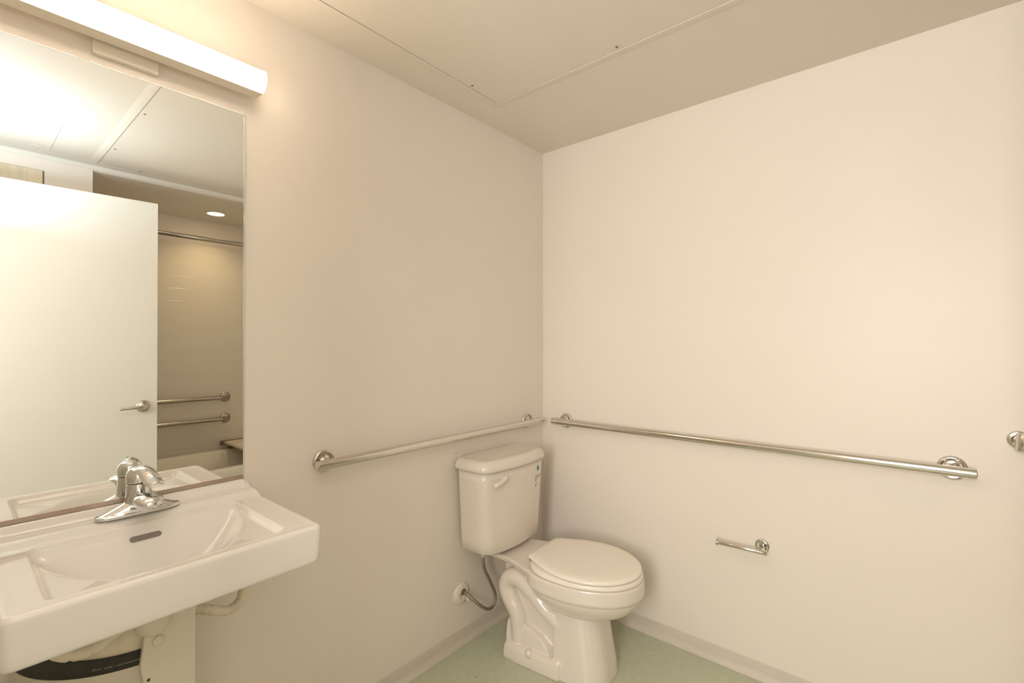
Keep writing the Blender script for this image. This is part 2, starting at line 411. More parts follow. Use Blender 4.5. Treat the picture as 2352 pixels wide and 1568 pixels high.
N = len(out); cx0, cy0 = 0.22, YC
# grid based top: clip a dense grid to the outline inset by the fillet radius
inner = rrect(0.0005, SX1 - fil, SY0 + fil, SY1 - fil, SR - fil + 0.002)
K = 170
rings = []
for k in range(1, K + 1):
    s = (k / K)
    rings.append([(cx0 + (x - cx0) * s, cy0 + (y - cy0) * s) for x, y in inner])
rows = [[bm.verts.new((x, y, sink_h(x, y))) for x, y in r] for r in rings]
cv = bm.verts.new((cx0, cy0, sink_h(cx0, cy0)))
for j in range(N): bm.faces.new((cv, rows[0][j], rows[0][(j + 1) % N]))
for i in range(K - 1):
    for j in range(N): bm.faces.new((rows[i][j], rows[i][(j + 1) % N], rows[i + 1][(j + 1) % N], rows[i + 1][j]))
prev = rows[-1]
def outring(f, dz, taper=0.0):
    ring = []
    for (xi, yi), (xo, yo) in zip(inner, out):
        x = xi + (xo - xi) * f; y = yi + (yo - yi) * f
        zt = sink_h(xi, yi)
        x -= taper * (x > 0.02); y += taper * (1 if y < cy0 else -1) * 0.6
        ring.append((max(0.0005, x), y, zt - dz))
    return ring
seqs = [(math.sin(a), fil * (1 - math.cos(a)), 0) for a in [pi / 2 * k / 6 for k in range(1, 7)]]
seqs += [(1, 0.03, 0.0005), (1, 0.06, 0.0015), (1, 0.080, 0.0025), (1, 0.0865, 0.005), (1, 0.089, 0.010), (1, 0.0895, 0.022)]
for f, dz, tp in seqs:
    row = [bm.verts.new(p) for p in outring(f, dz, tp)]
    for j in range(N): bm.faces.new((prev[j], prev[(j + 1) % N], row[(j + 1) % N], row[j]))
    prev = row
# underside: flat ring then the bowl
for s, z in ((0.86, 0.802), (0.80, 0.796), (0.62, 0.774), (0.5, 0.756), (0.3, 0.745), (0.08, 0.743)):
    row = [bm.verts.new((max(0.0005, cx0 + (x - cx0) * s), cy0 + (y - cy0) * s, z)) for x, y in out]
    for j in range(N): bm.faces.new((prev[j], prev[(j + 1) % N], row[(j + 1) % N], row[j]))
    prev = row
bm.faces.new(prev)
child_world('basin', bm, 'ceramic', t, True)
# overflow slot on the sloping back wall
sl = Vector((1, 0, -1.15)).normalized(); nb = Vector((1.15, 0, 1)).normalized()
oc = Vector((0.127, -1.773, 0)); oc.z = sink_h(oc.x, oc.y)
def slot(hw, hh, off, n=10):
    ring = []
    for k in range(2 * n + 2):
        if k <= n: a = -pi / 2 + pi * k / n; c = (hw - hh)
        else: a = pi / 2 + pi * (k - n - 1) / n; c = -(hw - hh)
        u = c + hh * math.cos(a); v = hh * math.sin(a)
        ring.append(oc + Vector((0, 1, 0)) * u + sl * v * 1.0 + nb * off)
    return ring
bm = bmesh.new(); loft(bm, [slot(0.031, 0.0070, 0.0012), slot(0.0295, 0.0058, 0.0016), slot(0.0290, 0.0052, 0.0007)], True, True)
child_world('overflow_slot', bm, 'overflow', t)
bm = bmesh.new(); zb = sink_h(0.2, YC)
lathe(bm, [(0.026, 0.0), (0.026, 0.002), (0.022, 0.003), (0.020, 0.001), (0.001, 0.0015)], (0.2, YC, zb + 0.001), (0, 0, 1), 32)
child_world('drain', bm, 'chrome', t, True)

# ------------------------------------------------------------------ faucet
FX, FY, FZ = 0.055, -1.771, 0.9062
t = thing('faucet', 'polished chrome single-lever faucet on the back of the sink', 'faucet', (FX, FY, FZ))
def ell(cx, cy, z, ax, ay, n=48, p=2.0):
    return [(cx + ax * math.copysign(abs(math.cos(a)) ** (2 / p), math.cos(a)), cy + ay * math.copysign(abs(math.sin(a)) ** (2 / p), math.sin(a)), z) for a in [2 * pi * k / n for k in range(n)]]
bm = bmesh.new()
loft(bm, [ell(0, 0, 0.0003, 0.0250, 0.0840, 48, 3.0), ell(0, 0, 0.0065, 0.0262, 0.0860, 48, 3.0), ell(0, 0, 0.0095, 0.0245, 0.0840, 48, 3.0)])
rg = []
for k in range(33):
    y = -0.082 + 0.164 * k / 32
    q = 1 - (abs(y) / 0.0855) ** 2
    hw = 0.0250 * max(0.03, q) ** 0.33; hz = 0.0088 + 0.026 * min(1, max(0, 1 - abs(y) / 0.082) * 1.35) ** 1.15
    rg.append([(hw * math.cos(a), y, 0.004 + (hz - 0.004) * max(0, math.sin(a)) ** 0.8) for a in [pi * j / 14 for j in range(15)]])
loft(bm, rg)
loft(bm, [ell(-0.002, 0, z, a, b) for z, a, b in ((0.004, 0.0255, 0.036), (0.018, 0.026, 0.031), (0.035, 0.0265, 0.0280), (0.055, 0.0262, 0.0262), (0.070, 0.0250, 0.0250), (0.0745, 0.0245, 0.0245))])
o = obj('body', bm, 'chrome', t, True); remesh(o, 0.0014, 6)
bm = bmesh.new()
tube(bm, [(0.006, 0, 0.030), (0.03, 0, 0.042), (0.058, 0, 0.0505), (0.084, 0, 0.0515), (0.100, 0, 0.0485)], [0.019, 0.0200, 0.0240, 0.0275, 0.0262], 36, 6, ry=0.50, roundend=True)
obj('spout', bm, 'chrome', t, True)
bm = bmesh.new(); lathe(bm, [(0.0120, 0), (0.0120, 0.010), (0.0095, 0.0105), (0.0095, 0.006)], (0.088, 0, 0.0405), (0, 0, -1), 32)
obj('aerator', bm, 'chrome', t, True)
bm = bmesh.new(); lathe(bm, [(0.0240, 0), (0.0240, 0.0024)], (-0.002, 0, 0.0744), (0, 0, 1), 40); obj('seam_ring', bm, 'dark', t)
bm = bmesh.new()
loft(bm, [ell(-0.002, 0, z, a, b) for z, a, b in ((0.0768, 0.0250, 0.0250), (0.078, 0.0264, 0.0264), (0.092, 0.0268, 0.0268), (0.102, 0.0250, 0.0250), (0.110, 0.0195, 0.0195), (0.1135, 0.012, 0.012), (0.1145, 0.004, 0.004))])
rg = []
for k in range(26):
    s_ = k / 25
    x = -0.012 + 0.106 * s_
    zc = 0.1085 + 0.009 * math.sin(pi * min(1, s_ * 1.25)) - 0.021 * s_ ** 2.0
    hw = 0.0240 - 0.0035 * math.sin(pi * s_) - 0.0025 * s_
    if s_ > 0.9: hw *= 1 - 3.0 * (s_ - 0.9)
    th = 0.0036 - 0.0010 * s_; yc_ = 0.14 * (x + 0.01)
    rg.append([(x, yc_ + hw * math.cos(a), zc - 0.0095 * (math.cos(a)) ** 2 + th * math.sin(a)) for a in [2 * pi * j / 32 for j in range(32)]])
loft(bm, rg)
o = obj('lever_handle', bm, 'chrome', t, True); remesh(o, 0.0012, 5)
o = obj('index_mark', boxm((0.0, 0, 0), (0.0008, 0.006, 0.0012)), 'dark', t); o.location = (0.0485, 0.002, 0.1135)

# ------------------------------------------------------------------ covers below the sink
t = thing('undersink_shroud', 'white moulded pipe shroud with a black band under the sink', 'pipe cover', (0.0, -1.80, 0.3))
C0, C1 = (0.0, -1.757, 0.232, 0.620), (0.074, -1.778, 0.171, 0.660)      # centre, radius, height of the two edges of the band
def bandpt(a, s_, off=0.0):
    cx_, cy_, r_, z_ = [p + (q - p) * s_ for p, q in zip(C0, C1)]
    return Vector((max(0.002, cx_ + (r_ + off) * math.cos(a)), cy_ + (r_ + off) * math.sin(a), z_))
def arcshell(rows_, a0=-118, a1=2, n=56):
    bm = bmesh.new(); rings = []
    for k in range(n + 1):
        a = math.radians(a0 + (a1 - a0) * k / n)
        ring = [bandpt(a, s_, off) + Vector((0, 0, dz)) for s_, off, dz in rows_]
        rings.append(ring)
    loft(bm, rings); return bm
child_world('lower_shell', arcshell([(0, -0.008, -0.34), (0, -0.004, -0.34), (0, 0.0018, 0.001), (0, -0.008, 0.001)]), 'pvc', t, True).modifiers.new('e', 'EDGE_SPLIT').split_angle = math.radians(40)
child_world('upper_shell', arcshell([(1, -0.012, 0.0), (1, -0.005, 0.0), (1, -0.006, 0.050), (1, -0.012, 0.050)]), 'pvc2', t, True).modifiers.new('e', 'EDGE_SPLIT').split_angle = math.radians(40)
band = child_world('black_band', arcshell([(0, -0.006, 0), (0, 0, 0), (1, 0, 0), (1, -0.006, 0)]), 'rubber', t, True); band.modifiers.new('e', 'EDGE_SPLIT').split_angle = math.radians(40)
fc = bpy.data.curves.new('code', 'FONT'); fc.body = '5GRAHAM-CW-1-2010  12122'; fc.size = 0.0068; fc.extrude = 0.0001
to = bpy.data.objects.new('code', fc); COL.objects.link(to)
bpy.context.view_layer.update()
me = bpy.data.meshes.new_from_object(to.evaluated_get(bpy.context.evaluated_depsgraph_get()))
bpy.data.objects.remove(to)
for v in me.vertices:
    sx_, hgt = v.co.x, v.co.y
    v.co = bandpt(math.radians(-9.0) - sx_ / 0.205, 0.46 - hgt / 0.041, 0.0004 + v.co.z)
o = link('printed_code', me, 'print_', band)
o['label'] = 'grey upside-down lettering'
bm = bmesh.new()
prof = [(-1.708, 0.74), (-1.708, 0.28), (-1.800, 0.28), (-1.800, 0.50), (-1.802, 0.575), (-1.811, 0.63), (-1.803, 0.70), (-1.799, 0.735)]
loft(bm, [[(x, y, z) for y, z in prof] for x in (0.247, 0.262)])
box(bm, (0.06, -1.720, 0.28), (0.2475, -1.708, 0.74))
child_world('front_panel', bm, 'pvc', t, bevel=0.003)
child_world('snap_button', lathe(bmesh.new(), [(0.0115, 0), (0.0115, 0.002), (0.009, 0.0035), (0.001, 0.004)], (0.262, -1.779, 0.675), (1, 0, 0), 28), 'pvc', t, True)
child_world('vent_hole', lathe(bmesh.new(), [(0.0035, 0), (0.0035, 0.0006)], (0.262, -1.7965, 0.598), (1, 0, 0), 14), 'speck', t)
t = thing('wrapped_drain_pipe', 'cream wrapped drain pipe curving under the sink above the black band', 'pipe', (0.2, -1.87, 0.68))
pts = [(0.225, -1.955, 0.728), (0.245, -1.922, 0.709), (0.250, -1.885, 0.707), (0.252, -1.850, 0.724), (0.25, -1.815, 0.760)]
bm = bmesh.new(); n = 8; cp = catmull(pts, n)
rr = [0.0140 - 0.0026 * (1 if (i % 6) == 3 else 0) for i in range(len(cp))]
tube(bm, cp, rr, 24, roundend=True); child_world('wrap', bm, 'pvc2', t, True)
bm = bmesh.new(); lathe(bm, [(0.001, 0), (0.018, 0.002), (0.030, 0.012), (0.0345, 0.03), (0.035, 0.06)], (0.272, -1.792, 0.700), (0, 0, 1), 36)
child_world('pipe_nut_cover', bm, 'pvc', t, True)
# wrapped supply tube looping at the right
t = thing('wrapped_supply_tube', 'cream wrapped supply tube looping beside the shroud, right end under the sink', 'pipe', (0.1, -1.63, 0.65))
pts = [(0.115, -1.69, 0.652), (0.12, -1.658, 0.641), (0.12, -1.634, 0.629), (0.12, -1.600, 0.612), (0.12, -1.572, 0.614), (0.12, -1.557, 0.632), (0.118, -1.552, 0.666), (0.11, -1.556, 0.73)]
cp = catmull(pts, 8); rr = [0.0125 - 0.0022 * (1 if (i % 6) == 3 else 0) for i in range(len(cp))]
bm = bmesh.new(); tube(bm, cp, rr, 22); child_world('wrap', bm, 'pvc2', t, True)
bm = bmesh.new(); lathe(bm, [(0.019, 0), (0.021, 0.004), (0.021, 0.03), (0.015, 0.034)], (0.115, -1.70, 0.655), (0, 1, 0.0), 28); child_world('valve_cover', bm, 'pvc', t, True)
bm = bmesh.new(); tube(bm, [(0.117, -1.6985 + 0.02 * 0, 0.678), (0.1375, -1.695, 0.668), (0.139, -1.695, 0.652)], 0.0022, 10, 4); child_world('gap', bm, 'speck', t, True)
bm = bmesh.new(); box(bm, (0.0, -1.69, 0.58), (0.10, -1.672, 0.66)); child_world('bracket', bm, 'pvc', t, bevel=0.003)

# ------------------------------------------------------------------ grab bars
def grab_bar(name, label, p0, p1, inset, nrm, group, r=0.0165, off=0.057, fr=0.0385):
    p0, p1, n = Vector(p0), Vector(p1), Vector(nrm)
    ax = (p1 - p0).normalized()
    t = thing(name, label, 'grab bar', tuple((p0 + p1) / 2), group)
    bm = bmesh.new(); a, b = p0 + n * off, p1 + n * off
    e = 0.0025
    L = (b - a).length
    lathe(bm, [(r - e, 0), (r, e), (r, L - e), (r - e, L)], a, ax, 32)
    o = child_world('bar', bm, 'steel', t, True); o.modifiers.new('e', 'EDGE_SPLIT').split_angle = math.radians(35)
    for s in (p0 + ax * inset, p1 - ax * inset):
        bm = bmesh.new()
        lathe(bm, [(fr, 0.0), (fr, 0.003), (fr - 0.002, 0.0075), (fr - 0.006, 0.010), (fr - 0.009, 0.0085), (0.020, 0.0085), (0.013, 0.0105), (0.0105, 0.016), (0.0105, off - 0.010)], s, n, 48)
        child_world('flange', bm, 'steel', t, True)
        # curved post
    return t
GB = 'straight grab bars around the toilet'
grab_bar('grab_bar', 'polished steel grab bar on the left wall, above the toilet tank', (0, -1.311, 0.929), (0, -0.090, 0.929), 0.054, (1, 0, 0), GB)
grab_bar('grab_bar', 'long polished steel grab bar on the right wall, above the paper holder', (0.100, 0, 0.928), (1.682, 0, 0.928), 0.053, (0, -1, 0), GB)
# tub wall bars with bent ends
def bent_bar(name, label, y0, y1, z, xw, group):
    t = thing(name, label, 'grab bar', (xw, (y0 + y1) / 2, z), group)
    bm = bmesh.new(); d = 0.060; r = 0.016
    pts = [(xw - 0.002, y0, z), (xw - 0.030, y0, z), (xw - 0.052, y0 + 0.008, z), (xw - d, y0 + 0.030, z), (xw - d, y0 + 0.06, z), (xw - d, y1 - 0.06, z), (xw - d, y1 - 0.030, z), (xw - 0.052, y1 - 0.008, z), (xw - 0.030, y1, z), (xw - 0.002, y1, z)]
    tube(bm, pts, r, 24, 4); child_world('bar', bm, 'nickel', t, True)
    for y in (y0, y1):
        bm = bmesh.new(); lathe(bm, [(0.040, 0), (0.040, 0.003), (0.037, 0.008), (0.022, 0.011), (0.0165, 0.012)], (xw, y, z), (-1, 0, 0), 40)
        child_world('flange', bm, 'nickel', t, True)
    return t
XW = 2.866
bent_bar('grab_bar', 'upper bent steel grab bar on the tub wall, seen in the mirror', -1.225, -0.590, 0.888, XW, 'stacked grab bars on the tub wall')
bent_bar('grab_bar', 'lower bent steel grab bar on the tub wall, seen in the mirror', -1.225, -0.590, 0.713, XW, 'stacked grab bars on the tub wall')

# ------------------------------------------------------------------ paper holder and hook
t = thing('toilet_paper_holder', 'small chrome paper holder without a roll on the right wall', 'paper holder', (1.076, 0, 0.528))
bm = bmesh.new(); lathe(bm, [(0.026, 0), (0.026, 0.003), (0.0245, 0.0065), (0.018, 0.0085), (0.016, 0.0075), (0.0075, 0.0085)], (1.076, 0, 0.528), (0, -1, 0), 48)
child_world('rose', bm, 'steel', t, True)
bm = bmesh.new(); tube(bm, [(1.076, -0.006, 0.528), (1.083, -0.030, 0.528), (1.092, -0.055, 0.528), (1.096, -0.062, 0.528)], 0.0068, 20, 5); child_world('post', bm, 'steel', t, True)
bm = bmesh.new(); lathe(bm, [(0.0075, 0), (0.0085, 0.001), (0.0085, 0.178), (0.0075, 0.180)], (1.106, -0.068, 0.5275), (-1, 0, -0.02), 32); child_world('bar', bm, 'steel', t, True)
bm = bmesh.new(); lathe(bm, [(0.0125, 0), (0.0138, 0.001), (0.0138, 0.005), (0.0125, 0.006)], (0.928, -0.068, 0.524), (-1, 0, -0.02), 32); child_world('end_cap', bm, 'steel', t, True)

t = thing('robe_hook', 'small round chrome hook at the far right of the wall', 'hook', (1.775, 0, 1.036))
bm = bmesh.new(); lathe(bm, [(0.0270, 0), (0.0270, 0.004), (0.0250, 0.0075), (0.0225, 0.0085), (0.0200, 0.0070), (0.0185, 0.0095), (0.0165, 0.0100), (0.0150, 0.0085), (0.0080, 0.0090), (0.0070, 0.025)], (1.777, 0, 1.0365), (0, -1, 0), 56)
child_world('rose', bm, 'steel', t, True)
bm = bmesh.new(); lathe(bm, [(0.0165, 0), (0.0180, 0.0015), (0.0180, 0.0505), (0.0165, 0.052)], (1.783, -0.040, 1.0095), (0.02, 0, 1), 36); child_world('peg', bm, 'steel', t, True)

# ------------------------------------------------------------------ toilet
TY = -0.430
t = thing('toilet', 'white two-piece toilet with closed lid in the corner', 'toilet', (0.35, TY, 0.0))
T = t
TROT = Matrix.Translation((0.10, TY, 0)) @ Matrix.Rotation(math.radians(4.2), 4, 'Z') @ Matrix.Translation((-0.10, -TY, 0))
def bowl_part(name, bm, m, smooth=False, bevel=0.0, segs=2):
    bm.transform(TROT); return child_world(name, bm, m, T, smooth, bevel, segs)
def outl(x0, x1, hw, z, n=64, back=0.3, xm=None):
    if xm is None: xm = x0 + (x1 - x0) * 0.42
    pts = []
    for k in range(n):
        a = 2 * pi * k / n
        c, s_ = math.cos(a), math.sin(a)
        if c >= 0: x = xm + (x1 - xm) * c; y = hw * s_
        else:
            p = 2.0 + back * 2.2
            x = xm - (xm - x0) * abs(c) ** (2 / p); y = hw * math.copysign(abs(s_) ** (2 / p), s_)
        pts.append((x, TY + y, z))
    return pts
def lidl(x0, x1, hw, hb, z, n=26, xm=None):
    """cover outline: straight back edge of half width hb, elliptical front"""
    if xm is None: xm = x0 + (x1 - x0) * 0.50
    pts = []
    for k in range(2 * n + 1):
        a = -pi / 2 + pi * k / (2 * n); pts.append((xm + (x1 - xm) * math.cos(a), TY + hw * math.sin(a), z))
    for k in range(1, n + 1):
        s_ = k / n; pts.append((xm - (xm - x0) * s_, TY + hb + (hw - hb) * math.cos(s_ * pi / 2) ** 1.0, z))
    for k in range(1, 8): pts.append((x0, TY + hb - 2 * hb * k / 8, z))
    for k in range(n, 0, -1):
        s_ = k / n; pts.append((xm - (xm - x0) * s_, TY - hb - (hw - hb) * math.cos(s_ * pi / 2) ** 1.0, z))
    return pts
RZ = 0.415
bm = bmesh.new()
rimr = [outl(0.275, 0.744, 0.190, RZ, back=0.3), outl(0.272, 0.748, 0.194, RZ - 0.006, back=0.3), outl(0.272, 0.748, 0.194, RZ - 0.052, back=0.3), outl(0.275, 0.744, 0.190, RZ - 0.060, back=0.3)]
for dz, ins in ((0.064, 0.009), (0.078, 0.013), (0.095, 0.022), (0.112, 0.035), (0.128, 0.052), (0.143, 0.074), (0.157, 0.100), (0.168, 0.128)):
    rimr.append(outl(0.272 + ins * 0.9, 0.748 - ins * 1.05, 0.194 - ins * 0.92, RZ - dz, back=max(0, 0.25 - ins * 3)))
loft(bm, rimr[::-1])
def deck(z, w0, w1, w2, x0=0.045):
    prof = [(x0, w0), (0.10, w0), (0.19, w0 + (w1 - w0) * 0.25), (0.255, w1), (0.31, w2), (0.36, w2 + 0.012)]
    return [(x, TY + ww, z) for x, ww in prof] + [(x, TY - ww, z) for x, ww in prof[::-1]]
loft(bm, [deck(0.366, 0.055, 0.085, 0.105, 0.07), deck(0.382, 0.092, 0.115, 0.135), deck(0.394, 0.104, 0.132, 0.152), deck(0.412, 0.108, 0.136, 0.158), deck(RZ - 0.001, 0.104, 0.132, 0.154)])
def colsec(z, x0, x1, hw):
    pts = []
    for cx, cy, a0, rr in ((x1 - 0.085, hw - 0.085, 0, 0.085), (x0 + 0.006, hw - 0.006, pi / 2, 0.006), (x0 + 0.006, -hw + 0.006, pi, 0.006), (x1 - 0.085, -hw + 0.085, 1.5 * pi, 0.085)):
        for k in range(7):
            a = a0 + pi / 2 * k / 6; pts.append((cx + rr * math.cos(a), TY + cy + rr * math.sin(a), z))
    return pts
loft(bm, [colsec(0.0, 0.419, 0.628, 0.120), colsec(0.05, 0.420, 0.623, 0.118), colsec(0.15, 0.422, 0.606, 0.113), colsec(0.24, 0.424, 0.592, 0.108), colsec(0.29, 0.426, 0.584, 0.103)])
def sec(z, x0, x1, hw): return [(x0, TY + hw, z), (x0, TY - hw, z), (x1, TY - hw, z), (x1, TY + hw, z)][::-1]
loft(bm, [sec(0.0, 0.200, 0.47, 0.082), sec(0.2, 0.175, 0.47, 0.080), sec(0.38, 0.150, 0.47, 0.070)])
# trapway relief: a swept tube on each side
for sgn in (-1, 1):
    tb = bmesh.new()
    tube(tb, [(0.462, 0.050, 0.182), (0.43, 0.066, 0.203), (0.375, 0.080, 0.246), (0.31, 0.082, 0.298), (0.245, 0.080, 0.336), (0.192, 0.074, 0.330), (0.168, 0.070, 0.288), (0.188, 0.070, 0.238), (0.222, 0.072, 0.190), (0.232, 0.072, 0.12), (0.236, 0.074, 0.03)],
         [0.030, 0.031, 0.032, 0.033, 0.036, 0.038, 0.041, 0.041, 0.039, 0.038, 0.040], 24, 6)
    for v in tb.verts: v.co.x += 0.010; v.co.z -= 0.006; v.co.y = TY + sgn * (0.014 + v.co.y * 1.0)
    me_ = bpy.data.meshes.new('tmp'); tb.to_mesh(me_); tb.free(); bm.from_mesh(me_); bpy.data.meshes.remove(me_)
loft(bm, [[(x, TY + y, z) for x, y in ((0.19, hw), (0.19, -hw), (xf, -hw), (xf + 0.014, -hw * 0.7), (xf + 0.014, hw * 0.7), (xf, hw))] for z, hw, xf in ((0.0, 0.120, 0.412), (0.06, 0.118, 0.408), (0.095, 0.114, 0.392), (0.125, 0.108, 0.355), (0.146, 0.100, 0.29))])
def foot(z, g):
    return [(0.170 + g, TY + 0.10 - g, z), (0.170 + g, TY - 0.10 + g, z), (0.192 + g, TY - 0.138 + g, z), (0.25, TY - 0.142 + g, z), (0.45, TY - 0.136 + g, z), (0.48, TY - 0.1, z), (0.48, TY + 0.1, z), (0.45, TY + 0.136 - g, z), (0.25, TY + 0.142 - g, z), (0.192 + g, TY + 0.138 - g, z)]
loft(bm, [foot(0.0, 0.002), foot(0.02, 0.0), foot(0.052, 0.003), foot(0.070, 0.012)])
o = bowl_part('bowl', bm, 'ceramic_t'); remesh(o, 0.0030, 9)
for q in (-1, 1):
    bm = bmesh.new(); lathe(bm, [(0.017, 0), (0.017, 0.006), (0.0145, 0.018), (0.009, 0.024), (0.001, 0.0255)], (0.318, TY + q * 0.124, 0.052), (0, q * 0.6, 1), 28)
    bowl_part('bolt_cap', bm, 'ceramic_t', True)
SZ = RZ + 0.0015
bm = bmesh.new(); loft(bm, [outl(0.296 + g, 0.743 - g, 0.191 - g, z, 96, 0.30) for z, g in ((SZ, 0.010), (SZ + 0.0012, 0.001), (SZ + 0.003, 0.0), (SZ + 0.014, 0.0), (SZ + 0.018, 0.005))]); bowl_part('seat', bm, 'seat', True).modifiers.new('e', 'EDGE_SPLIT').split_angle = math.radians(60)
LZ = SZ + 0.0222
bm = bmesh.new(); loft(bm, [lidl(0.300 + g * 0.6, 0.737 - g, 0.186 - g, 0.110 - g * 0.6, z) for z, g in ((LZ, 0.012), (LZ + 0.0012, 0.0005), (LZ + 0.002, 0.0), (LZ + 0.007, 0.0), (LZ + 0.011, 0.003), (LZ + 0.0145, 0.012), (LZ + 0.016, 0.04), (LZ + 0.0165, 0.08))]); bowl_part('lid', bm, 'seat', True).modifiers.new('e', 'EDGE_SPLIT').split_angle = math.radians(60)
for q in (-0.095, 0.055): bowl_part('hinge', boxm((0.296, TY + q, RZ - 0.001), (0.315, TY + q + 0.04, LZ + 0.001)), 'seat', bevel=0.004)
bowl_part('seat_bumper', boxm((0.306, TY - 0.107, RZ + 0.012), (0.312, TY - 0.101, LZ + 0.001)), 'speck')
# marks on the deck
bm = bmesh.new()
for k in range(5): box(bm, (0.228, TY - 0.012 + k * 0.008, RZ - 0.003), (0.2325, TY - 0.0065 + k * 0.008, RZ - 0.0002))
bowl_part('stamped_mark', bm, 'base')
# tank
TT = -0.449
def tank(z, hw, xb, xf, bow, r=0.045, n=10):
    pts = []; yc = TT
    for k in range(n + 1):
        a = pi + pi / 2 * k / n; pts.append((xb + 0.02 + 0.02 * math.cos(a), yc - hw + 0.02 + 0.02 * math.sin(a)))
    for k in range(n + 1):
        a = 1.5 * pi + pi / 2 * k / n; pts.append((xf - r + r * math.cos(a), yc - hw + r + r * math.sin(a)))
    for k in range(1, 16):
        s_ = k / 16; y = yc - hw + r + (2 * hw - 2 * r) * s_; pts.append((xf + bow * 4 * s_ * (1 - s_), y))
    for k in range(n + 1):
        a = pi / 2 * k / n; pts.append((xf - r + r * math.cos(a), yc + hw - r + r * math.sin(a)))
    for k in range(n + 1):
        a = pi / 2 + pi / 2 * k / n; pts.append((xb + 0.02 + 0.02 * math.cos(a), yc + hw - 0.02 + 0.02 * math.sin(a)))
    return [(x, y, z) for x, y in pts]
TZ0, TZ1 = 0.424, 0.788
HW0, HW1, TR = 0.192, 0.212, 0.050
bm = bmesh.new()
rg = [tank(TZ0, 0.140, 0.050, 0.160, 0.010, TR * 0.8), tank(TZ0 + 0.005, 0.157, 0.034, 0.174, 0.012, TR * 0.9), tank(TZ0 + 0.020, HW0, 0.024, 0.182, 0.014, TR)]
for k in range(1, 9):
    q = k / 8; rg.append(tank(TZ0 + 0.020 + (TZ1 - TZ0 - 0.020) * q, HW0 + (HW1 - HW0) * q, 0.022, 0.182 + 0.010 * q, 0.014, TR))
loft(bm, rg)
child_world('tank', bm, 'ceramic_t', t, True)
def lidsec(z, g): return tank(z, 0.222 - g, 0.010 + g * 0.5, 0.204 - g, 0.016, r=0.056 - g * 0.4)
bm = bmesh.new()
loft(bm, [lidsec(TZ1 + 0.0005, 0.006), lidsec(TZ1 + 0.0025, 0.001), lidsec(TZ1 + 0.012, 0.0), lidsec(TZ1 + 0.026, 0.003), lidsec(TZ1 + 0.036, 0.009), lidsec(TZ1 + 0.043, 0.018), lidsec(TZ1 + 0.0455, 0.028), lidsec(TZ1 + 0.0455, 0.036), lidsec(TZ1 + 0.0445, 0.044)])
child_world('tank_lid', bm, 'ceramic_t', t, True)
# flush lever
bm = bmesh.new(); lathe(bm, [(0.0165, 0), (0.0165, 0.003), (0.0125, 0.006), (0.0110, 0.020), (0.0100, 0.022)], (0.190, -0.560, 0.756), (1, 0, 0), 28)
tube(bm, [(0.210, -0.556, 0.759), (0.217, -0.568, 0.757), (0.222, -0.594, 0.749), (0.222, -0.626, 0.743)], [0.0115, 0.0120, 0.0090, 0.0108], 22, 6, roundend=True)
child_world('flush_lever', bm, 'ceramic_t', t, True)
def front_x(y, z):
    q = (z - TZ0 - 0.020) / (TZ1 - TZ0 - 0.020); hw = HW0 + (HW1 - HW0) * q; xf = 0.182 + 0.010 * q; r = TR
    u = (y - (TT - hw + r)) / (2 * hw - 2 * r)
    if u <= 1: return xf + 0.014 * 4 * u * (1 - u)
    a = math.asin(min(1, (y - (TT + hw - r)) / r)); return xf - r + r * math.cos(a)
def disc(yc, zc, ry, rz, off, drop=False, n=28):
    bm = bmesh.new(); pts = []
    for k in range(n):
        a = 2 * pi * k / n; y = yc + ry * math.cos(a) * ((1 - 0.55 * max(0, math.sin(a))) if drop else 1); z = zc + rz * math.sin(a)
        pts.append((y, z))
    loft(bm, [[(front_x(y, z) + o_, y, z) for y, z in pts] for o_ in (0.0001, off)]); return bm
SY_, SZ_ = -0.306, 0.750
st = child_world('sticker', disc(SY_, SZ_, 0.0150, 0.0165, 0.0008), 'paper', t)
o = obj('drop_mark', disc(SY_ + 0.002, SZ_ - 0.001, 0.0070, 0.0120, 0.0014, True), 'green', st)
bm = bmesh.new()
for z_, y0_, y1_ in ((0.7110, -0.022, 0.026), (0.7030, -0.022, 0.020), (0.6950, -0.022, -0.006), (0.6880, -0.022, -0.010), (0.6730, -0.022, -0.004), (0.6660, -0.022, -0.010)):
    yy = y0_
    while yy < y1_:
        wd = random.uniform(0.002, 0.005); a, b = SY_ + yy, SY_ + min(yy + wd, y1_); xx = front_x((a + b) / 2, z_) - 0.0004
        box(bm, (xx, a, z_), (xx + 0.0009, b, z_ + 0.0034)); yy += wd + 0.0010
child_world('printed_lines', bm, 'ink', t)
bm = bmesh.new(); lathe(bm, [(0.0165, 0), (0.0165, 0.026), (0.012, 0.030), (0.009, 0.044)], (0.080, -0.554, TZ0 + 0.006), (0, 0, -1), 24); child_world('fill_valve_nut', bm, 'pvc2', t, True)

# supply hose and escutcheon
t = thing('water_supply_hose', 'braided supply hose from the wall plate up to the toilet tank', 'hose', (0.0, -0.604, 0.215))
bm = bmesh.new(); lathe(bm, [(0.048, 0), (0.048, 0.002), (0.044, 0.007), (0.028, 0.012), (0.0145, 0.0135), (0.013, 0.0105)], (0.0, -0.612, 0.222), (1, 0, 0), 44); child_world('wall_plate', bm, 'lamp_body', t, True)
bm = bmesh.new(); lathe(bm, [(0.0135, 0), (0.0135, 0.0015)], (0.012, -0.609, 0.232), (1, 0, 0), 24); child_world('opening', bm, 'dark', t)
bm = bmesh.new()
tube(bm, [(0.013, -0.609, 0.232), (0.045, -0.605, 0.222), (0.075, -0.575, 0.182), (0.085, -0.530, 0.148), (0.085, -0.492, 0.150), (0.082, -0.478, 0.190), (0.078, -0.505, 0.255), (0.077, -0.540, 0.320), (0.079, -0.553, 0.362), (0.080, -0.554, 0.388)], 0.0070, 18, 8)
